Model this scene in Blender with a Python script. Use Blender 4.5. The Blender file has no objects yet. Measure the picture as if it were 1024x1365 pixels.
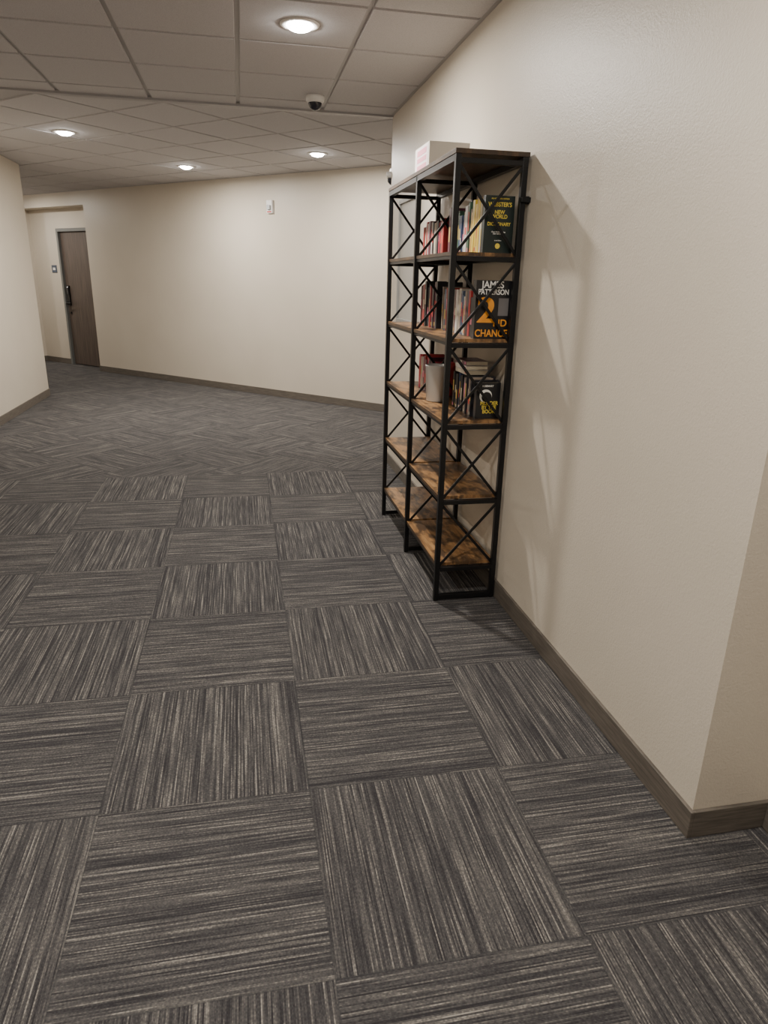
import bpy, bmesh, math, random
from mathutils import Vector, Matrix
random.seed(7)
S=bpy.context.scene
COL=bpy.context.collection
R2=math.sqrt(2)
CZ=2.676      # ceiling height
FB=6.797      # far wall face (45 deg frame)

# ------------------------------------------------------------------ materials
def mat(name, color=(.5,.5,.5), rough=.6, metal=0.0, emis=None, estr=0):
    m=bpy.data.materials.new(name); m.use_nodes=True
    b=m.node_tree.nodes['Principled BSDF']
    b.inputs['Base Color'].default_value=(*color,1)
    b.inputs['Roughness'].default_value=rough
    b.inputs['Metallic'].default_value=metal
    if emis:
        b.inputs['Emission Color'].default_value=(*emis,1)
        b.inputs['Emission Strength'].default_value=estr
    return m
class NB:
    def __init__(s,m): s.t=m.node_tree; s.n=s.t.nodes; s.l=s.t.links; s.b=s.n['Principled BSDF']
    def _in(s,sock,v):
        if hasattr(v,'is_output') or isinstance(v,bpy.types.NodeSocket): s.l.new(v,sock)
        else: sock.default_value=v
    def m(s,op,a,b=0.0,c=0.0,clamp=False):
        n=s.n.new('ShaderNodeMath'); n.operation=op; n.use_clamp=clamp
        s._in(n.inputs[0],a); s._in(n.inputs[1],b); s._in(n.inputs[2],c); return n.outputs[0]
    def xyz(s,x,y,z):
        n=s.n.new('ShaderNodeCombineXYZ'); s._in(n.inputs[0],x); s._in(n.inputs[1],y); s._in(n.inputs[2],z); return n.outputs[0]
    def sep(s,v):
        n=s.n.new('ShaderNodeSeparateXYZ'); s.l.new(v,n.inputs[0]); return n.outputs
    def pos(s): return s.n.new('ShaderNodeNewGeometry').outputs['Position']
    def obj(s): return s.n.new('ShaderNodeTexCoord').outputs['Object']
    def noise(s,v,scale=1,detail=2,rough=.5):
        n=s.n.new('ShaderNodeTexNoise'); s.l.new(v,n.inputs['Vector']); n.inputs['Scale'].default_value=scale
        n.inputs['Detail'].default_value=detail; n.inputs['Roughness'].default_value=rough; return n.outputs['Fac']
    def white(s,v):
        n=s.n.new('ShaderNodeTexWhiteNoise'); n.noise_dimensions='3D'; s.l.new(v,n.inputs['Vector']); return n.outputs['Value']
    def ramp(s,f,stops):
        n=s.n.new('ShaderNodeValToRGB'); s.l.new(f,n.inputs[0]); e=n.color_ramp.elements
        while len(e)<len(stops): e.new(.5)
        for i,(p,c) in enumerate(stops): e[i].position=p; e[i].color=(*c,1)
        return n.outputs[0]
    def mixf(s,f,a,b): # a*(1-f)+b*f
        return s.m('ADD',s.m('MULTIPLY',a,s.m('SUBTRACT',1.0,f)),s.m('MULTIPLY',b,f))
    def mixc(s,f,a,b,mode='MIX'):
        n=s.n.new('ShaderNodeMix'); n.data_type='RGBA'; n.blend_type=mode
        s._in(n.inputs[0],f); s._in(n.inputs[6],a); s._in(n.inputs[7],b); return n.outputs[2]
    def bump(s,h,strength=.3,dist=.002):
        n=s.n.new('ShaderNodeBump'); n.inputs['Strength'].default_value=strength; n.inputs['Distance'].default_value=dist
        s.l.new(h,n.inputs['Height']); s.l.new(n.outputs[0],s.b.inputs['Normal'])
    def color(s,c): s.l.new(c,s.b.inputs['Base Color'])

def wall_mat():
    m=mat('wall_paint',(.56,.50,.42),.42); b=NB(m); p=b.pos()
    n1=b.noise(p,150,3,.6); n2=b.noise(p,2.0,2)
    b.color(b.ramp(n2,[(.3,(.570,.510,.424)),(.7,(.595,.535,.447))]))
    b.bump(n1,.55,.002); return m
WALL=wall_mat()

def carpet_mat(name,rot,ox,oy):
    T=.61; m=mat(name,(.1,.1,.1),.95); b=NB(m)
    p=b.pos()
    r=b.n.new('ShaderNodeVectorRotate'); r.rotation_type='Z_AXIS'; r.inputs['Angle'].default_value=rot; b.l.new(p,r.inputs['Vector'])
    x,y,z=b.sep(r.outputs[0])[:3]
    U=b.m('DIVIDE',b.m('SUBTRACT',x,ox),T); V=b.m('DIVIDE',b.m('SUBTRACT',y,oy),T)
    iu=b.m('FLOOR',U); iv=b.m('FLOOR',V); fu=b.m('SUBTRACT',U,iu); fv=b.m('SUBTRACT',V,iv)
    par=b.m('FLOORED_MODULO',b.m('ADD',iu,iv),2.0)
    ac=b.mixf(par,fv,fu); al=b.mixf(par,fu,fv)
    h=b.white(b.xyz(b.m('ADD',iu,.5),b.m('ADD',iv,.5),.3)); hz=b.m('MULTIPLY',h,73.0)
    N=170.0
    rib=b.m('FLOOR',b.m('MULTIPLY',ac,N))
    ribr=b.white(b.xyz(rib,hz,1.7))
    A=b.noise(b.xyz(b.m('MULTIPLY',rib,7.31),b.m('ADD',b.m('MULTIPLY',al,3.0),b.m('MULTIPLY',ribr,19.0)),hz),1.0,1,.5)
    B=b.noise(b.xyz(b.m('MULTIPLY',ac,40.0),b.m('MULTIPLY',al,.35),b.m('ADD',hz,11.0)),1.0,2,.5)
    D=b.noise(b.xyz(b.m('MULTIPLY',rib,3.31),b.m('MULTIPLY',al,110.0),hz),1.0,0,.5)
    v=b.m('ADD',b.m('MULTIPLY',A,.50),b.m('MULTIPLY',B,.14))
    v=b.m('ADD',v,b.m('MULTIPLY',ribr,.16)); v=b.m('ADD',v,b.m('MULTIPLY',D,.20))
    col=b.ramp(v,[(.36,(.034,.032,.035)),(.46,(.060,.057,.059)),(.54,(.095,.090,.088)),(.60,(.145,.135,.126)),(.69,(.29,.268,.24))])
    def edge(f): return b.m('LESS_THAN',b.m('MINIMUM',f,b.m('SUBTRACT',1.0,f)),.004)
    seam=b.m('MAXIMUM',edge(fu),edge(fv))
    col=b.mixc(b.m('MULTIPLY',seam,.5),col,(.026,.026,.028,1))
    b.color(col)
    rr=b.m('ABSOLUTE',b.m('SINE',b.m('MULTIPLY',ac,N*math.pi)))
    hh=b.m('ADD',b.m('MULTIPLY',rr,.8),b.m('MULTIPLY',D,.7))
    hh=b.m('MULTIPLY',hh,b.m('SUBTRACT',1.0,seam))
    b.bump(hh,.7,.003); b.b.inputs['Specular IOR Level'].default_value=.15
    return m
CARP1=carpet_mat('carpet_tiles',0,.1433,1.7101)
CARP2=carpet_mat('carpet_tiles_diagonal',math.radians(45),.2,.1)

def tile_mat():
    m=mat('ceiling_tile',(.62,.60,.585),.9); b=NB(m); p=b.pos()
    n=b.noise(p,260,2,.6); n2=b.noise(p,38,2,.5)
    b.color(b.ramp(n,[(.35,(.47,.455,.465)),(.55,(.57,.555,.565))])); b.bump(b.m('ADD',n,n2),.25,.002); return m
TILE=tile_mat(); TBAR=mat('ceiling_tbar',(.38,.37,.375),.5)
def base_mat():
    m=mat('baseboard_wood',(.15,.13,.11),.55); b=NB(m)
    x,y,z=b.sep(b.pos())[:3]
    n=b.noise(b.xyz(b.m('MULTIPLY',x,9.0),b.m('MULTIPLY',y,9.0),b.m('MULTIPLY',z,160.0)),1,3,.6)
    b.color(b.ramp(n,[(.3,(.074,.063,.052)),(.7,(.15,.13,.107))])); return m
BASE=base_mat()
def rustic(name,dark=1.0):
    m=mat(name,(.3,.18,.08),.42); b=NB(m); x,y,z=b.sep(b.pos())[:3]
    hz=b.m('MULTIPLY',z,7.3)
    g=b.noise(b.xyz(b.m('MULTIPLY',x,70.0),b.m('MULTIPLY',y,5.0),hz),1,4,.6)
    k=b.noise(b.xyz(b.m('MULTIPLY',x,15.0),b.m('MULTIPLY',y,6.5),hz),1,5,.65)
    c=b.ramp(g,[(.25,(.14*dark,.068*dark,.026*dark)),(.5,(.27*dark,.142*dark,.056*dark)),(.75,(.42*dark,.24*dark,.10*dark))])
    kk=b.ramp(k,[(.45,(0,0,0)),(.57,(1,1,1))])
    n=b.sep(kk)[0]
    c=b.mixc(b.m('MULTIPLY',n,.88),c,(.032,.018,.010,1))
    b.color(c); b.bump(g,.15,.001); return m
RUST=rustic('rustic_board'); RUSTD=rustic('rustic_board_edge',.28)
BLK=mat('black_steel',(.012,.012,.013),.38,.5)
def door_mat():
    m=mat('door_wood',(.1,.07,.05),.5); b=NB(m)
    x,y,z=b.sep(b.obj())[:3]
    g=b.noise(b.xyz(b.m('MULTIPLY',x,45.0),y,b.m('MULTIPLY',z,2.0)),1,4,.6)
    b.color(b.ramp(g,[(.3,(.055,.041,.034)),(.7,(.125,.094,.076))])); return m
DOOR=door_mat(); DFR=mat('door_frame_paint',(.15,.155,.15),.45)
WHT=mat('white_plastic',(.8,.79,.77),.35)

# ------------------------------------------------------------------ mesh helpers
class MB:
    def __init__(s): s.bm=bmesh.new(); s.mats=[]
    def mi(s,m):
        if m not in s.mats: s.mats.append(m)
        return s.mats.index(m)
    def box(s,x0,x1,y0,y1,z0,z1,m,M=None):
        vs=[s.bm.verts.new((x,y,z)) for x in (x0,x1) for y in (y0,y1) for z in (z0,z1)]
        if M is not None:
            for v in vs: v.co=M@v.co
        i=s.mi(m)
        for q in ((0,1,3,2),(4,6,7,5),(0,4,5,1),(2,3,7,6),(0,2,6,4),(1,5,7,3)):
            f=s.bm.faces.new([vs[k] for k in q]); f.material_index=i
        return vs
    def prism(s,pts,z0,z1,m):
        lo=[s.bm.verts.new((x,y,z0)) for x,y in pts]; hi=[s.bm.verts.new((x,y,z1)) for x,y in pts]
        i=s.mi(m); n=len(pts)
        fs=[s.bm.faces.new(lo[::-1]),s.bm.faces.new(hi)]
        for k in range(n): fs.append(s.bm.faces.new([lo[k],lo[(k+1)%n],hi[(k+1)%n],hi[k]]))
        for f in fs: f.material_index=i
    def bar(s,a,b,w,h,m,up=Vector((0,0,1))):
        a=Vector(a);b=Vector(b);d=(b-a); L=d.length; d.normalize()
        side=d.cross(up)
        if side.length<1e-4: side=Vector((1,0,0))
        side.normalize(); u=side.cross(d).normalized()
        M=Matrix(((side.x,d.x,u.x,a.x),(side.y,d.y,u.y,a.y),(side.z,d.z,u.z,a.z),(0,0,0,1)))
        s.box(-w/2,w/2,0,L,-h/2,h/2,m,M)
    def lathe(s,prof,m,c=(0,0,0),seg=40,cap=True,M=None,smooth=True):
        rings=[]
        for r,z in prof:
            ring=[]
            for k in range(seg):
                t=2*math.pi*k/seg; v=Vector((c[0]+r*math.cos(t),c[1]+r*math.sin(t),c[2]+z))
                if M is not None: v=M@v
                ring.append(s.bm.verts.new(v))
            rings.append(ring)
        i=s.mi(m)
        for a,b in zip(rings[:-1],rings[1:]):
            for k in range(seg):
                f=s.bm.faces.new([a[k],a[(k+1)%seg],b[(k+1)%seg],b[k]]); f.material_index=i; f.smooth=smooth
        if cap:
            for ring in (rings[0],rings[-1]):
                f=s.bm.faces.new(ring); f.material_index=i
    def done(s,name,parent=None,bevel=0,loc=(0,0,0),rotz=0):
        bmesh.ops.recalc_face_normals(s.bm,faces=s.bm.faces)
        me=bpy.data.meshes.new(name); s.bm.to_mesh(me); s.bm.free()
        for m in s.mats: me.materials.append(m)
        o=bpy.data.objects.new(name,me); COL.objects.link(o); o.location=loc; o.rotation_euler[2]=rotz
        if parent: o.parent=parent
        if bevel:
            bv=o.modifiers.new('bevel','BEVEL'); bv.width=bevel; bv.segments=2; bv.limit_method='ANGLE'
        return o
def empty(name,loc=(0,0,0),rotz=0):
    e=bpy.data.objects.new(name,None); COL.objects.link(e); e.location=loc; e.rotation_euler[2]=rotz; e.empty_display_size=.1; return e
def F(a,b): return ((a+b)/R2,(b-a)/R2)      # 45deg frame -> world
def prism_obj(name,pts,z0,z1,m):
    q=MB(); q.prism(pts,z0,z1,m); return q.done(name)
def fbox(a0,a1,b0,b1): return [F(a0,b0),F(a1,b0),F(a1,b1),F(a0,b1)]

# ------------------------------------------------------------------ room
AE=-10.03; AL=-11.92; DB=FB+.24; XR=1.19; XL=-2.465; YR=5.75; YLc=9.43; YJ=1.343; XN=1.435; YB=-3.2
ZT=2.74
prism_obj('wall_right',[(XR,YJ),(XR+.12,YJ),(XR+.12,YR-.12),(XR,YR)],0,ZT,WALL)
prism_obj('wall_right_jog',[(XR+.12,YJ),(XN+.12,YJ),(XN+.12,YJ+.12),(XR+.12,YJ+.12)],0,ZT,WALL)
prism_obj('wall_right_near',[(XN,YB),(XN+.12,YB),(XN+.12,YJ),(XN,YJ)],0,ZT,WALL)
prism_obj('wall_right_return',[(XR+.12,YR-.12),(5.2,YR-(5.2-XR)),(5.0,YR-(5.2-XR)),(XR+.12,YR-.32)],0,ZT,WALL)
prism_obj('wall_left',[(XL-.12,YB),(XL,YB),(XL,YLc),(XL-.12,YLc+.12)],0,ZT,WALL)
prism_obj('wall_left_return',[(XL-.12,YLc+.12),(-8.2,YLc+(XL+8.2)),(-8.2,YLc+(XL+8.2)-.2),(XL-.12,YLc-.08)],0,ZT,WALL)
prism_obj('wall_back',[(XL-.12,YB-.12),(XN+.12,YB-.12),(XN+.12,YB),(XL-.12,YB)],0,ZT,WALL)
prism_obj('wall_far',fbox(AE,2.7,FB,FB+.4),0,ZT,WALL)
prism_obj('wall_far_left',fbox(-15.5,AL,FB,FB+.4),0,ZT,WALL)
q=MB(); DX0,DX1=-11.19,-10.18   # door frame outer extents
q.prism(fbox(AL,DX0,DB,DB+.16),0,ZT,WALL); q.prism(fbox(DX1,AE,DB,DB+.16),0,ZT,WALL); q.prism(fbox(DX0,DX1,DB,DB+.16),2.185,ZT,WALL)
q.done('wall_door')
prism_obj('wall_header',fbox(AL,AE,FB,DB),2.48,ZT,WALL)
prism_obj('wall_end_right',fbox(2.7,2.82,4.6,FB+.4),0,ZT,WALL)
prism_obj('wall_end_left',fbox(-15.62,-15.5,4.6,FB+.4),0,ZT,WALL)

# floor, two carpet zones meeting at y=5.37
q=MB(); q.prism([(-9,-3.4),(8,-3.4),(8,5.37),(-9,5.37)],-.05,0,CARP1); q.prism([(-9,5.37),(8,5.37),(8,18),(-9,18)],-.05,0,CARP2); q.done('floor')

# baseboards
def baseboard(name,p0,p1,ext0=0,ext1=0,h=.09,t=.012):
    a=Vector((*p0,0));b=Vector((*p1,0));d=(b-a).normalized();n=Vector((-d.y,d.x,0)) # room side = left of direction
    a=a-d*ext0;b=b+d*ext1
    q=MB(); q.prism([(a.x,a.y),(b.x,b.y),(b.x+n.x*t,b.y+n.y*t),(a.x+n.x*t,a.y+n.y*t)],0.0005,h,BASE)
    return q.done(name,bevel=.002)
baseboard('baseboard_right',(XR,YJ),(XR,YR),.012,.005)
baseboard('baseboard_right_jog',(XN,YJ),(XR,YJ),0,0)
baseboard('baseboard_right_near',(XN,YB),(XN,YJ-.012))
baseboard('baseboard_right_return',(XR,YR),(5,YR-(5-XR)))
baseboard('baseboard_left',(XL,YLc),(XL,YB),.005,0)
baseboard('baseboard_left_return',(-8,YLc+(XL+8)),(XL,YLc))
baseboard('baseboard_far',F(2.7,FB),F(AE,FB),0,.012)
baseboard('baseboard_far_end',F(AE,FB),F(AE,DB))
baseboard('baseboard_door_left',F(DX0,DB),F(AL,DB))
baseboard('baseboard_alcove',F(AL,DB),F(AL,FB))
baseboard('baseboard_far_left',F(AL,FB),F(-15.5,FB),.0,0)

# ceiling : suspended grid, two orientations
RV=.010
q=MB(); q.prism([(-9,-3.4),(8,-3.4),(8,18),(-9,18)],2.70,2.76,TBAR)
def clip(bm,co,no):
    g=bm.verts[:]+bm.edges[:]+bm.faces[:]
    bmesh.ops.bisect_plane(bm,geom=g,plane_co=co,plane_no=no,clear_outer=True)
def grid(frame,a0,na,b0,nb,clips):
    bm=bmesh.new(); G=.61; g=.012
    for i in range(na):
        for j in range(nb):
            x0=a0+i*G+g;x1=a0+(i+1)*G-g;y0=b0+j*G+g;y1=b0+(j+1)*G-g; e=.003
            def P(x,y,z):
                if frame: x,y=F(x,y)
                return bm.verts.new((x,y,z))
            lo=[P(x0+e,y0+e,CZ),P(x1-e,y0+e,CZ),P(x1-e,y1-e,CZ),P(x0+e,y1-e,CZ)]
            hi=[P(x0,y0,CZ+RV+.002),P(x1,y0,CZ+RV+.002),P(x1,y1,CZ+RV+.002),P(x0,y1,CZ+RV+.002)]
            bm.faces.new(lo[::-1])
            for k in range(4): bm.faces.new([lo[k],lo[(k+1)%4],hi[(k+1)%4],hi[k]])
    for co,no in clips: clip(bm,co,no)
    return bm
def absorb(q,bm,m):
    i=q.mi(m); mp={}
    for v in bm.verts: mp[v]=q.bm.verts.new(v.co)
    for f in bm.faces:
        nf=q.bm.faces.new([mp[v] for v in f.verts]); nf.material_index=i
    bm.free()
q.prism([(-9,-3.4),(8,-3.4),(8,YR),(-9,YR)],CZ+RV,2.70,TBAR)
q.prism([(-9,YR),(8,YR),(8,18),(-9,18)],CZ+RV,2.70,TBAR)
absorb(q,grid(False,.035-.61*5,8,3.663-.61*12,17,[((0,YR-.03,0),(0,1,0)),((XR-.012,0,0),(1,0,0)),((XL+.012,0,0),(-1,0,0))]),TILE)
q2=grid(True,-4.775-.305-.61*18,32,5.905-.305-.61*4,9,[((0,YR+.03,0),(0,-1,0)),((*F(0,FB-.012),0),(1,1,0))])
absorb(q,q2,TILE)
ceil=q.done('ceiling')
q=MB()
q.box(XL,XR,YR-.03,YR+.03,CZ-.014,CZ+RV,TBAR)
q.done('trim_ceiling_transition',bevel=.002)
def angle(name,p0,p1):
    a=Vector(p0);b=Vector(p1);d=(b-a).normalized();n=Vector((-d.y,d.x)); t=.02
    prism_obj(name,[tuple(a),tuple(b),tuple(b+n*t),tuple(a+n*t)],CZ-.002,CZ+RV-.0002,TBAR)
angle('trim_ceiling_right',(XR,YJ),(XR,YR-.03)); angle('trim_ceiling_left',(XL,YLc),(XL,YB)); angle('trim_ceiling_far',F(2.7,FB),F(-15.4,FB))

# ------------------------------------------------------------------ recessed lights
LENS=mat('light_lens',(1,1,1),.5,0,(1,.95,.88),110.0)
def downlight(x,y,power,vis=True):
    e=empty('recessed_downlight',(x,y,CZ))
    q=MB()
    q.lathe([(.064,-.0035),(.068,-.008),(.092,-.007),(.098,-.003),(.099,.0),(.064,.0)],WHT,cap=False,seg=48)
    q.done('trim_ring',e)
    q=MB(); q.lathe([(.065*math.cos(i*math.pi/16),-.003-.028*math.sin(i*math.pi/16)) for i in range(8)]+[(.001,-.031)],LENS,seg=48,cap=False); q.done('lens',e)
    l=bpy.data.lights.new('downlight_lamp','AREA'); l.shape='DISK'; l.size=.08; l.energy=power; l.color=(1,.935,.85)
    o=bpy.data.objects.new('lamp',l); COL.objects.link(o); o.parent=e; o.location=(0,0,-.035)
PW=48
for x,y,k in [(.34,3.968,1.25),(-1.477,7.23,1),(-.555,8.894,1),(.804,7.557,1),
            (.34,.918,.75),(-1.49,1.53,.7),(-.27,-1.52,.8),
            (-3.55,12.05,.5),(-5.9,13.9,1),(3.2,5.1,1)]:  # first in this row: unseen lamp added to brighten the door wall
    downlight(x,y,PW*k)

# dome security camera
e=empty('dome_security_camera',(.5535,5.32,CZ))
q=MB(); q.lathe([(.0,0),(.062,0),(.064,-.012),(.062,-.032),(.052,-.042),(.047,-.044)],WHT,cap=False); q.done('housing',e)
q=MB(); DG=mat('dome_glass',(.02,.02,.03),.12)
q.lathe([(.047,-.040)]+[(.047*math.cos(t),-.040-.050*math.sin(t)) for t in [i*math.pi/2/10 for i in range(1,10)]]+[(.001,-.09)],DG,cap=True); q.done('dome',e)
# second wall mounted camera just beyond the wall corner
e=empty('wall_security_camera',(1.19,5.79,2.30))
q=MB(); q.lathe([(.045,0),(.045,-.03),(.03,-.045)],WHT,M=Matrix.Translation((0.02,.03,.0))); q.box(-.0,.05,-.03,.03,-.01,.02,WHT); q.done('mount',e)
q=MB(); q.lathe([(.038,-.045),(.034,-.07),(.018,-.088),(.002,-.092)],DG,M=Matrix.Translation((0.02,.03,.0))); q.done('lens_ball',e)

# fire alarm strobe on far wall
ax,ay=.4026,9.21; a0=(ax-ay)/R2
e=empty('fire_alarm_strobe',(*F(a0,FB),2.32),-math.pi/4)
q=MB(); q.box(-.048,.048,-.03,0,-.075,.075,WHT); q.done('housing',e,bevel=.006)
q=MB(); q.box(-.024,.024,-.055,-.03,-.035,.02,mat('strobe_lens',(.55,.58,.6),.1)); q.done('lens',e,bevel=.006)
q=MB(); q.box(-.035,.035,-.0315,-.03,-.064,-.05,mat('red_text',(.5,.03,.02),.5)); q.done('red_label',e)

# ------------------------------------------------------------------ door
dc=(DX0+DX1)/2; w=(DX1-DX0)/2
e=empty('door_1',(*F(dc,DB),0),-math.pi/4)
q=MB()
q.box(-w,-w+.05,-.012,.14,0,2.185,DFR); q.box(w-.05,w,-.012,.14,0,2.185,DFR); q.box(-w+.05,w-.05,-.012,.14,2.135,2.185,DFR)
q.done('frame',e,bevel=.003)
q=MB(); q.box(-w+.053,w-.053,.03,.075,.012,2.132,DOOR); q.done('leaf',e,bevel=.002)
q=MB(); hx=-w+.053+.07
q.box(hx-.035,hx+.035,.004,.03,.98,1.30,BLK); q.box(hx-.022,hx+.022,-.004,.004,1.16,1.28,mat('keypad',(.03,.03,.035),.15))
q.lathe([(.022,0),(.022,.05)],BLK,M=Matrix.Translation((hx,.004,1.02))@Matrix.Rotation(math.radians(90),4,'X'),seg=20)
q.box(hx-.01,hx+.12,-.052,-.036,1.01,1.032,BLK)
q.lathe([(.02,0),(.02,.02)],BLK,M=Matrix.Translation((hx,.03,.86))@Matrix.Rotation(math.radians(90),4,'X'),seg=20)
q.done('lever_lock',e,bevel=.003)
# sign plaque
e=empty('room_sign',(*F(DX0-.17,DB),1.56),-math.pi/4)
q=MB(); q.box(-.07,.07,-.008,0,-.06,.06,mat('sign_blue',(.05,.07,.11),.4)); q.done('plate',e,bevel=.002)
q=MB(); q.box(-.035,.035,-.0095,-.008,-.02,.02,WHT); q.done('pictogram',e)

# framed notice on right wall behind the shelf
e=empty('framed_notice',(XR,5.05,1.62))
q=MB(); GR=mat('frame_grey',(.27,.27,.26),.4)
for a,b_,c,d in [(-.3,.3,.40,.43),(-.3,.3,-.43,-.40),(-.3,-.27,-.40,.40),(.27,.3,-.40,.40)]: q.box(-.022,0,a,b_,c,d,GR)
q.done('frame',e,bevel=.002)
q=MB(); q.box(-.008,-.001,-.27,.27,-.4,.4,mat('notice_board',(.42,.40,.36),.5)); q.done('panel',e)

# ------------------------------------------------------------------ bookshelf
XF=.877; XBk=1.162; YN,YM,YF=2.925,3.567,4.228; HS=1.975
LV=[.178,.517,.875,1.237,1.593]; t=.024
sh=empty('bookshelf',(0,0,0))
q=MB()
for y in (YN,YM,YF):
    q.box(XF-t/2,XF+t/2,y-t/2,y+t/2,.006,HS,BLK); q.box(XBk-t/2,XBk+t/2,y-t/2,y+t/2,.006,HS,BLK)
    q.box(XF+t/2,XBk-t/2,y-t/2,y+t/2,.008,.032,BLK)
    for z in LV+[HS-.012]:
        q.box(XF+t/2,XBk-t/2,y-t/2,y+t/2,z-.022,z-.002,BLK)
    for x in (XF,XBk):
        q.lathe([(.012,0),(.012,.006)],BLK,c=(x,y,0),seg=12)
    lv=LV+[HS-.01]
    for z0,z1 in zip(lv[:-1],lv[1:]):
        q.bar((XF,y-.006,z0),(XBk,y-.006,z1-.015),.006,.013,BLK)
        q.bar((XF,y+.006,z1-.015),(XBk,y+.006,z0),.006,.013,BLK)
q.box(1.174,1.19,YN-.012,YN+.012,1.80,1.83,BLK); q.box(1.15,1.19,YN-.028,YN-.012,1.805,1.825,BLK)
q.done('frame',sh,bevel=.0015)
for k,z in enumerate(LV):
    q=MB()
    for y0,y1 in ((YN,YM),(YM,YF)):
        q.box(XF-.004,XBk+.008,y0+t/2+.001,y1-t/2-.001,z,z+.015,RUST)
        q.box(XF-.0045,XF-.004,y0+t/2+.001,y1-t/2-.001,z,z+.015,RUSTD)
        q.box(XF-.002,XF+.016,y0+t/2,y1-t/2,z-.014,z-.001,BLK); q.box(XBk-.012,XBk+.006,y0+t/2,y1-t/2,z-.014,z-.001,BLK)
    q.done('shelf_board_%d'%(k+1),sh)
q=MB(); q.box(XF-.014,XBk+.016,YN-.014,YF+.014,HS,HS+.018,RUSTD); q.done('top_board',sh,bevel=.001)
q=MB(); q.box(XF-.012,XF+.012,YN+t/2,YF-t/2,HS-.026,HS-.002,BLK); q.box(XBk-.012,XBk+.012,YN+t/2,YF-t/2,HS-.026,HS-.002,BLK); q.done('top_rails',sh)

# ------------------------------------------------------------------ books
PAGE=mat('book_pages',(.62,.54,.40),.8)
cols=[(.02,.02,.025),(.35,.03,.03),(.55,.50,.42),(.04,.07,.16),(.6,.35,.05),(.12,.03,.05),(.65,.62,.58),(.05,.12,.08),(.45,.12,.05),(.02,.02,.02),(.25,.20,.16),(.5,.06,.10),(.10,.14,.22)]
CM=[mat('book_cover_%d'%i,c,.35) for i,c in enumerate(cols)]
YEL=mat('book_cover_yellow',(.75,.55,.06),.35)
LBL=[mat('label_cream',(.7,.65,.5),.5),mat('label_red',(.6,.05,.04),.5),mat('label_gold',(.65,.45,.1),.4),mat('label_pink',(.75,.25,.35),.5)]
def one_book(q,x0,y0,z0,dep,th,h,c,lab=None,M=None):
    q.box(x0,x0+dep,y0,y0+.0015,z0,z0+h,c,M); q.box(x0,x0+dep,y0+th-.0015,y0+th,z0,z0+h,c,M)
    q.box(x0,x0+.0015,y0+.0015,y0+th-.0015,z0,z0+h,c,M)
    q.box(x0+.0015,x0+dep-.003,y0+.0015,y0+th-.0015,z0+.002,z0+h-.003,PAGE,M)
    if lab:
        a=random.uniform(.25,.5)*h; b=a+random.uniform(.15,.4)*h
        q.box(x0-.0005,x0,y0+th*.2,y0+th*.8,z0+a,z0+min(b,h*.93),lab,M)
        if random.random()<.6: q.box(x0-.0005,x0,y0+th*.25,y0+th*.75,z0+h*.05,z0+h*.13,random.choice(LBL),M)
q=MB()
def row(y0,y1,z,xs,hmin,hmax,pal=None):
    y=y0
    while y<y1:
        th=random.uniform(.014,.034); h=random.uniform(hmin,hmax)
        if y+th>y1: break
        c=random.choice(CM if pal is None else pal); d=min(random.uniform(.105,.14),1.172-xs-.006)
        one_book(q,xs+random.uniform(-.004,.006),y,z,d,th-.0006,h,c,random.choice(LBL) if random.random()<.8 else None)
        y+=th
ST=.0155
row(3.005,3.14,LV[4]+ST,1.022,.20,.23,[YEL,YEL,CM[4],CM[6]])
row(3.14,3.54,LV[4]+ST,1.028,.17,.225); row(3.60,4.02,LV[4]+ST,1.025,.165,.19,[CM[i] for i in (1,5,11,6,2,8,0)])
row(3.00,3.54,LV[3]+ST,1.015,.17,.215,[CM[i] for i in (0,9,2,6,10,3,12,5,1)]); row(3.60,3.92,LV[3]+ST,1.0,.20,.245,[CM[i] for i in (0,9,5,0,1)])
row(3.03,3.36,LV[2]+ST,1.03,.165,.18,[CM[i] for i in (0,9,5,0,10,3,1)]); row(3.62,4.0,LV[2]+ST,1.02,.17,.20,[CM[i] for i in (1,11,5,0,2)])
# lying paperbacks on top of the row (third tier)
for k,(c,) in enumerate([(CM[2],),(CM[6],),(CM[5],)]):
    M=Matrix.Translation((1.03,3.12+.005*k,LV[2]+ST+.181+.021*k))@Matrix.Rotation(math.radians(-90),4,'X')
    one_book(q,0,-.0205,0,.11,.02,.17,c,LBL[0],M)
q.done('books')

def text(body,size,mtl,parent,loc,sx=1,bold=.018):
    cu=bpy.data.curves.new('txt','FONT'); cu.body=body; cu.size=size; cu.align_x='CENTER'; cu.align_y='CENTER'; cu.extrude=.0003; cu.offset=size*bold; cu.space_line=.8
    tmp=bpy.data.objects.new('tmp',cu); COL.objects.link(tmp)
    me=bpy.data.meshes.new_from_object(tmp.evaluated_get(bpy.context.evaluated_depsgraph_get())); bpy.data.objects.remove(tmp)
    me.materials.clear(); me.materials.append(mtl)
    o=bpy.data.objects.new('title_'+''.join(ch for ch in body.lower() if ch.isalnum())[:12],me); COL.objects.link(o)
    o.parent=parent; o.location=loc; o.rotation_euler=(math.pi/2,0,0); o.scale=(sx,1,1); return o
TW=mat('ink_white',(.85,.83,.78),.5); TO=mat('ink_orange',(.85,.33,.03),.5); TY=mat('ink_yellow',(.85,.65,.08),.5)
def facing_book(name,x0,y0,z,wd,th,h,c,tilt=0,yaw=0):
    e=empty(name,(x0,y0,z)); e.rotation_euler=(0,0,yaw)
    q=MB(); q.box(0,wd,0,.002,0,h,c); q.box(0,wd,th-.002,th,0,h,c); q.box(0,.002,.002,th-.002,0,h,c); q.box(.002,wd-.003,.002,th-.002,.002,h-.003,PAGE)
    q.done('cover_and_pages',e); return e
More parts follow.
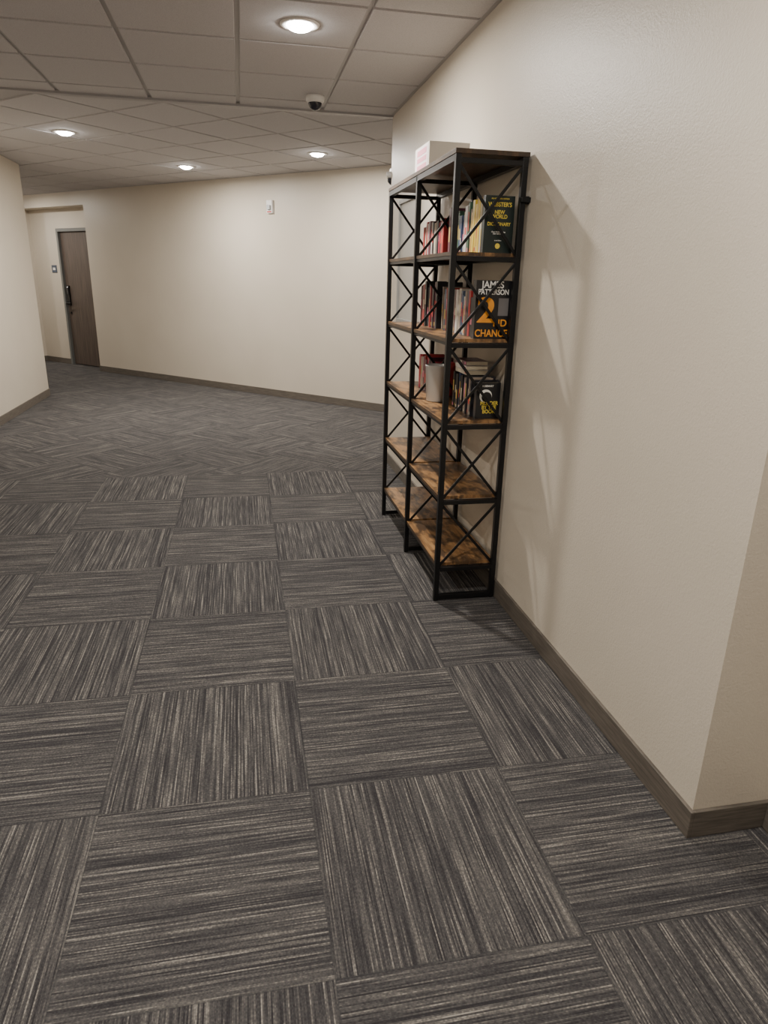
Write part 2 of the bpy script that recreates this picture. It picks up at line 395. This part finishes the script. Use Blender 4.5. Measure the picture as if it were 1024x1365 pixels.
BK=mat('cover_black',(.012,.012,.014),.3); GN=mat('cover_green',(.012,.022,.02),.35)
e=facing_book('book',1.018,2.965,LV[4]+ST,.130,.035,.225,GN)
for b_,s_,zz,mm in [("ALL NEW THIRD EDITION",.0075,.213,TY),("WEBSTER'S",.0235,.190,TY),("NEW\nWORLD",.0215,.152,TY),("DICTIONARY",.019,.114,TY),("Over 59,000 entries\nclear definitions",.0085,.080,TW),("by the Editors",.006,.050,TW)]:
    text(b_,s_,mm,e,(.065,-.0008,zz),.9)
q=MB(); q.lathe([(.011,0),(.011,.0006)],TY,M=Matrix.Translation((.065,-.0001,.028))@Matrix.Rotation(math.pi/2,4,'X'),seg=20); q.done('seal',e)
e=facing_book('book',.998,2.955,LV[3]+ST,.160,.038,.245,BK)
text("JAMES",.040,TW,e,(.075,-.0008,.226),.95); text("PATTERSON",.031,TW,e,(.080,-.0008,.196),.82)
# two slightly shifted copies give the heavy numeral
text("2",.150,TO,e,(.0495,-.0008,.115),1.15,.012); text("2",.150,TO,e,(.0555,-.0006,.115),1.15,.012)
text("ND",.042,TO,e,(.118,-.0008,.066),1.0,.02); text("CHANCE",.043,TO,e,(.08,-.0008,.022),.86,.02)
q=MB(); q.box(.106,.152,-.0006,0,.098,.172,mat('cover_photo',(.16,.15,.15),.4)); q.done('cover_photo',e)
e=facing_book('book',1.035,2.97,LV[2]+ST,.115,.03,.165,BK)
text("ROSEMARY",.012,TW,e,(.053,-.0008,.150),.9); text("MURDER\nBY THE\nBOOK",.024,TY,e,(.064,-.0008,.052),.9)
q=MB(); q.lathe([(.03,0),(.03,.0006)],TW,M=Matrix.Translation((.045,-.0001,.105))@Matrix.Rotation(math.pi/2,4,'X'),seg=24)
q.lathe([(.024,0),(.024,.0009)],BK,M=Matrix.Translation((.05,-.0001,.100))@Matrix.Rotation(math.pi/2,4,'X'),seg=24); q.done('cover_art',e)

# small pail between books
q=MB(); PAIL=mat('pail_white',(.55,.53,.50),.35)
q.lathe([(.001,.004),(.044,.004),(.046,0),(.05,.004),(.058,.18),(.061,.185),(.058,.188),(.054,.182),(.048,.012),(.001,.012)],PAIL,cap=False)
q.done('pail',loc=(.985,3.475,LV[2]+ST))
# sign box on top
e=empty('paper_sign_box',(.905,3.50,HS+.0185))
CB=mat('sign_card',(.70,.66,.60),.6); PK=mat('sign_pink',(.72,.30,.38),.6)
q=MB(); q.box(0,.20,0,.004,0,.125,CB); q.box(0,.20,.276,.28,0,.125,CB); q.box(0,.004,.004,.276,0,.125,CB); q.box(.196,.20,.004,.276,0,.125,CB); q.box(.004,.196,.004,.276,0,.004,CB)
q.done('card_box',e)
q=MB(); q.box(-.001,0,.02,.26,.006,.12,mat('sign_paper',(.8,.70,.72),.6)); 
for z0,z1 in ((.085,.11),(.055,.075),(.015,.042)): q.box(-.0018,-.001,.05,.23,z0,z1,PK)
q.done('printed_sheet',e)

# ------------------------------------------------------------------ world + camera
W=bpy.data.worlds.new('World'); S.world=W; W.use_nodes=True
W.node_tree.nodes['Background'].inputs[0].default_value=(.6,.55,.5,1); W.node_tree.nodes['Background'].inputs[1].default_value=.05
f,pi,ro,ya,H=907.02,.3261,.0242,.205,1.4807
R=Vector((math.cos(ya),-math.sin(ya),0)); Fh=Vector((math.sin(ya),math.cos(ya),0)); Z=Vector((0,0,1))
yr=Fh*math.sin(pi)+Z*math.cos(pi); vd=Fh*math.cos(pi)-Z*math.sin(pi)
cx=R*math.cos(ro)+yr*math.sin(ro); cy=-R*math.sin(ro)+yr*math.cos(ro); cz=-vd
cam=bpy.data.cameras.new('camera'); co=bpy.data.objects.new('camera',cam); COL.objects.link(co)
co.matrix_world=Matrix(((cx.x,cy.x,cz.x,0),(cx.y,cy.y,cz.y,0),(cx.z,cy.z,cz.z,H),(0,0,0,1)))
cam.sensor_fit='VERTICAL'; cam.sensor_height=36; cam.lens=f/1365*36; cam.clip_start=.02
S.camera=co
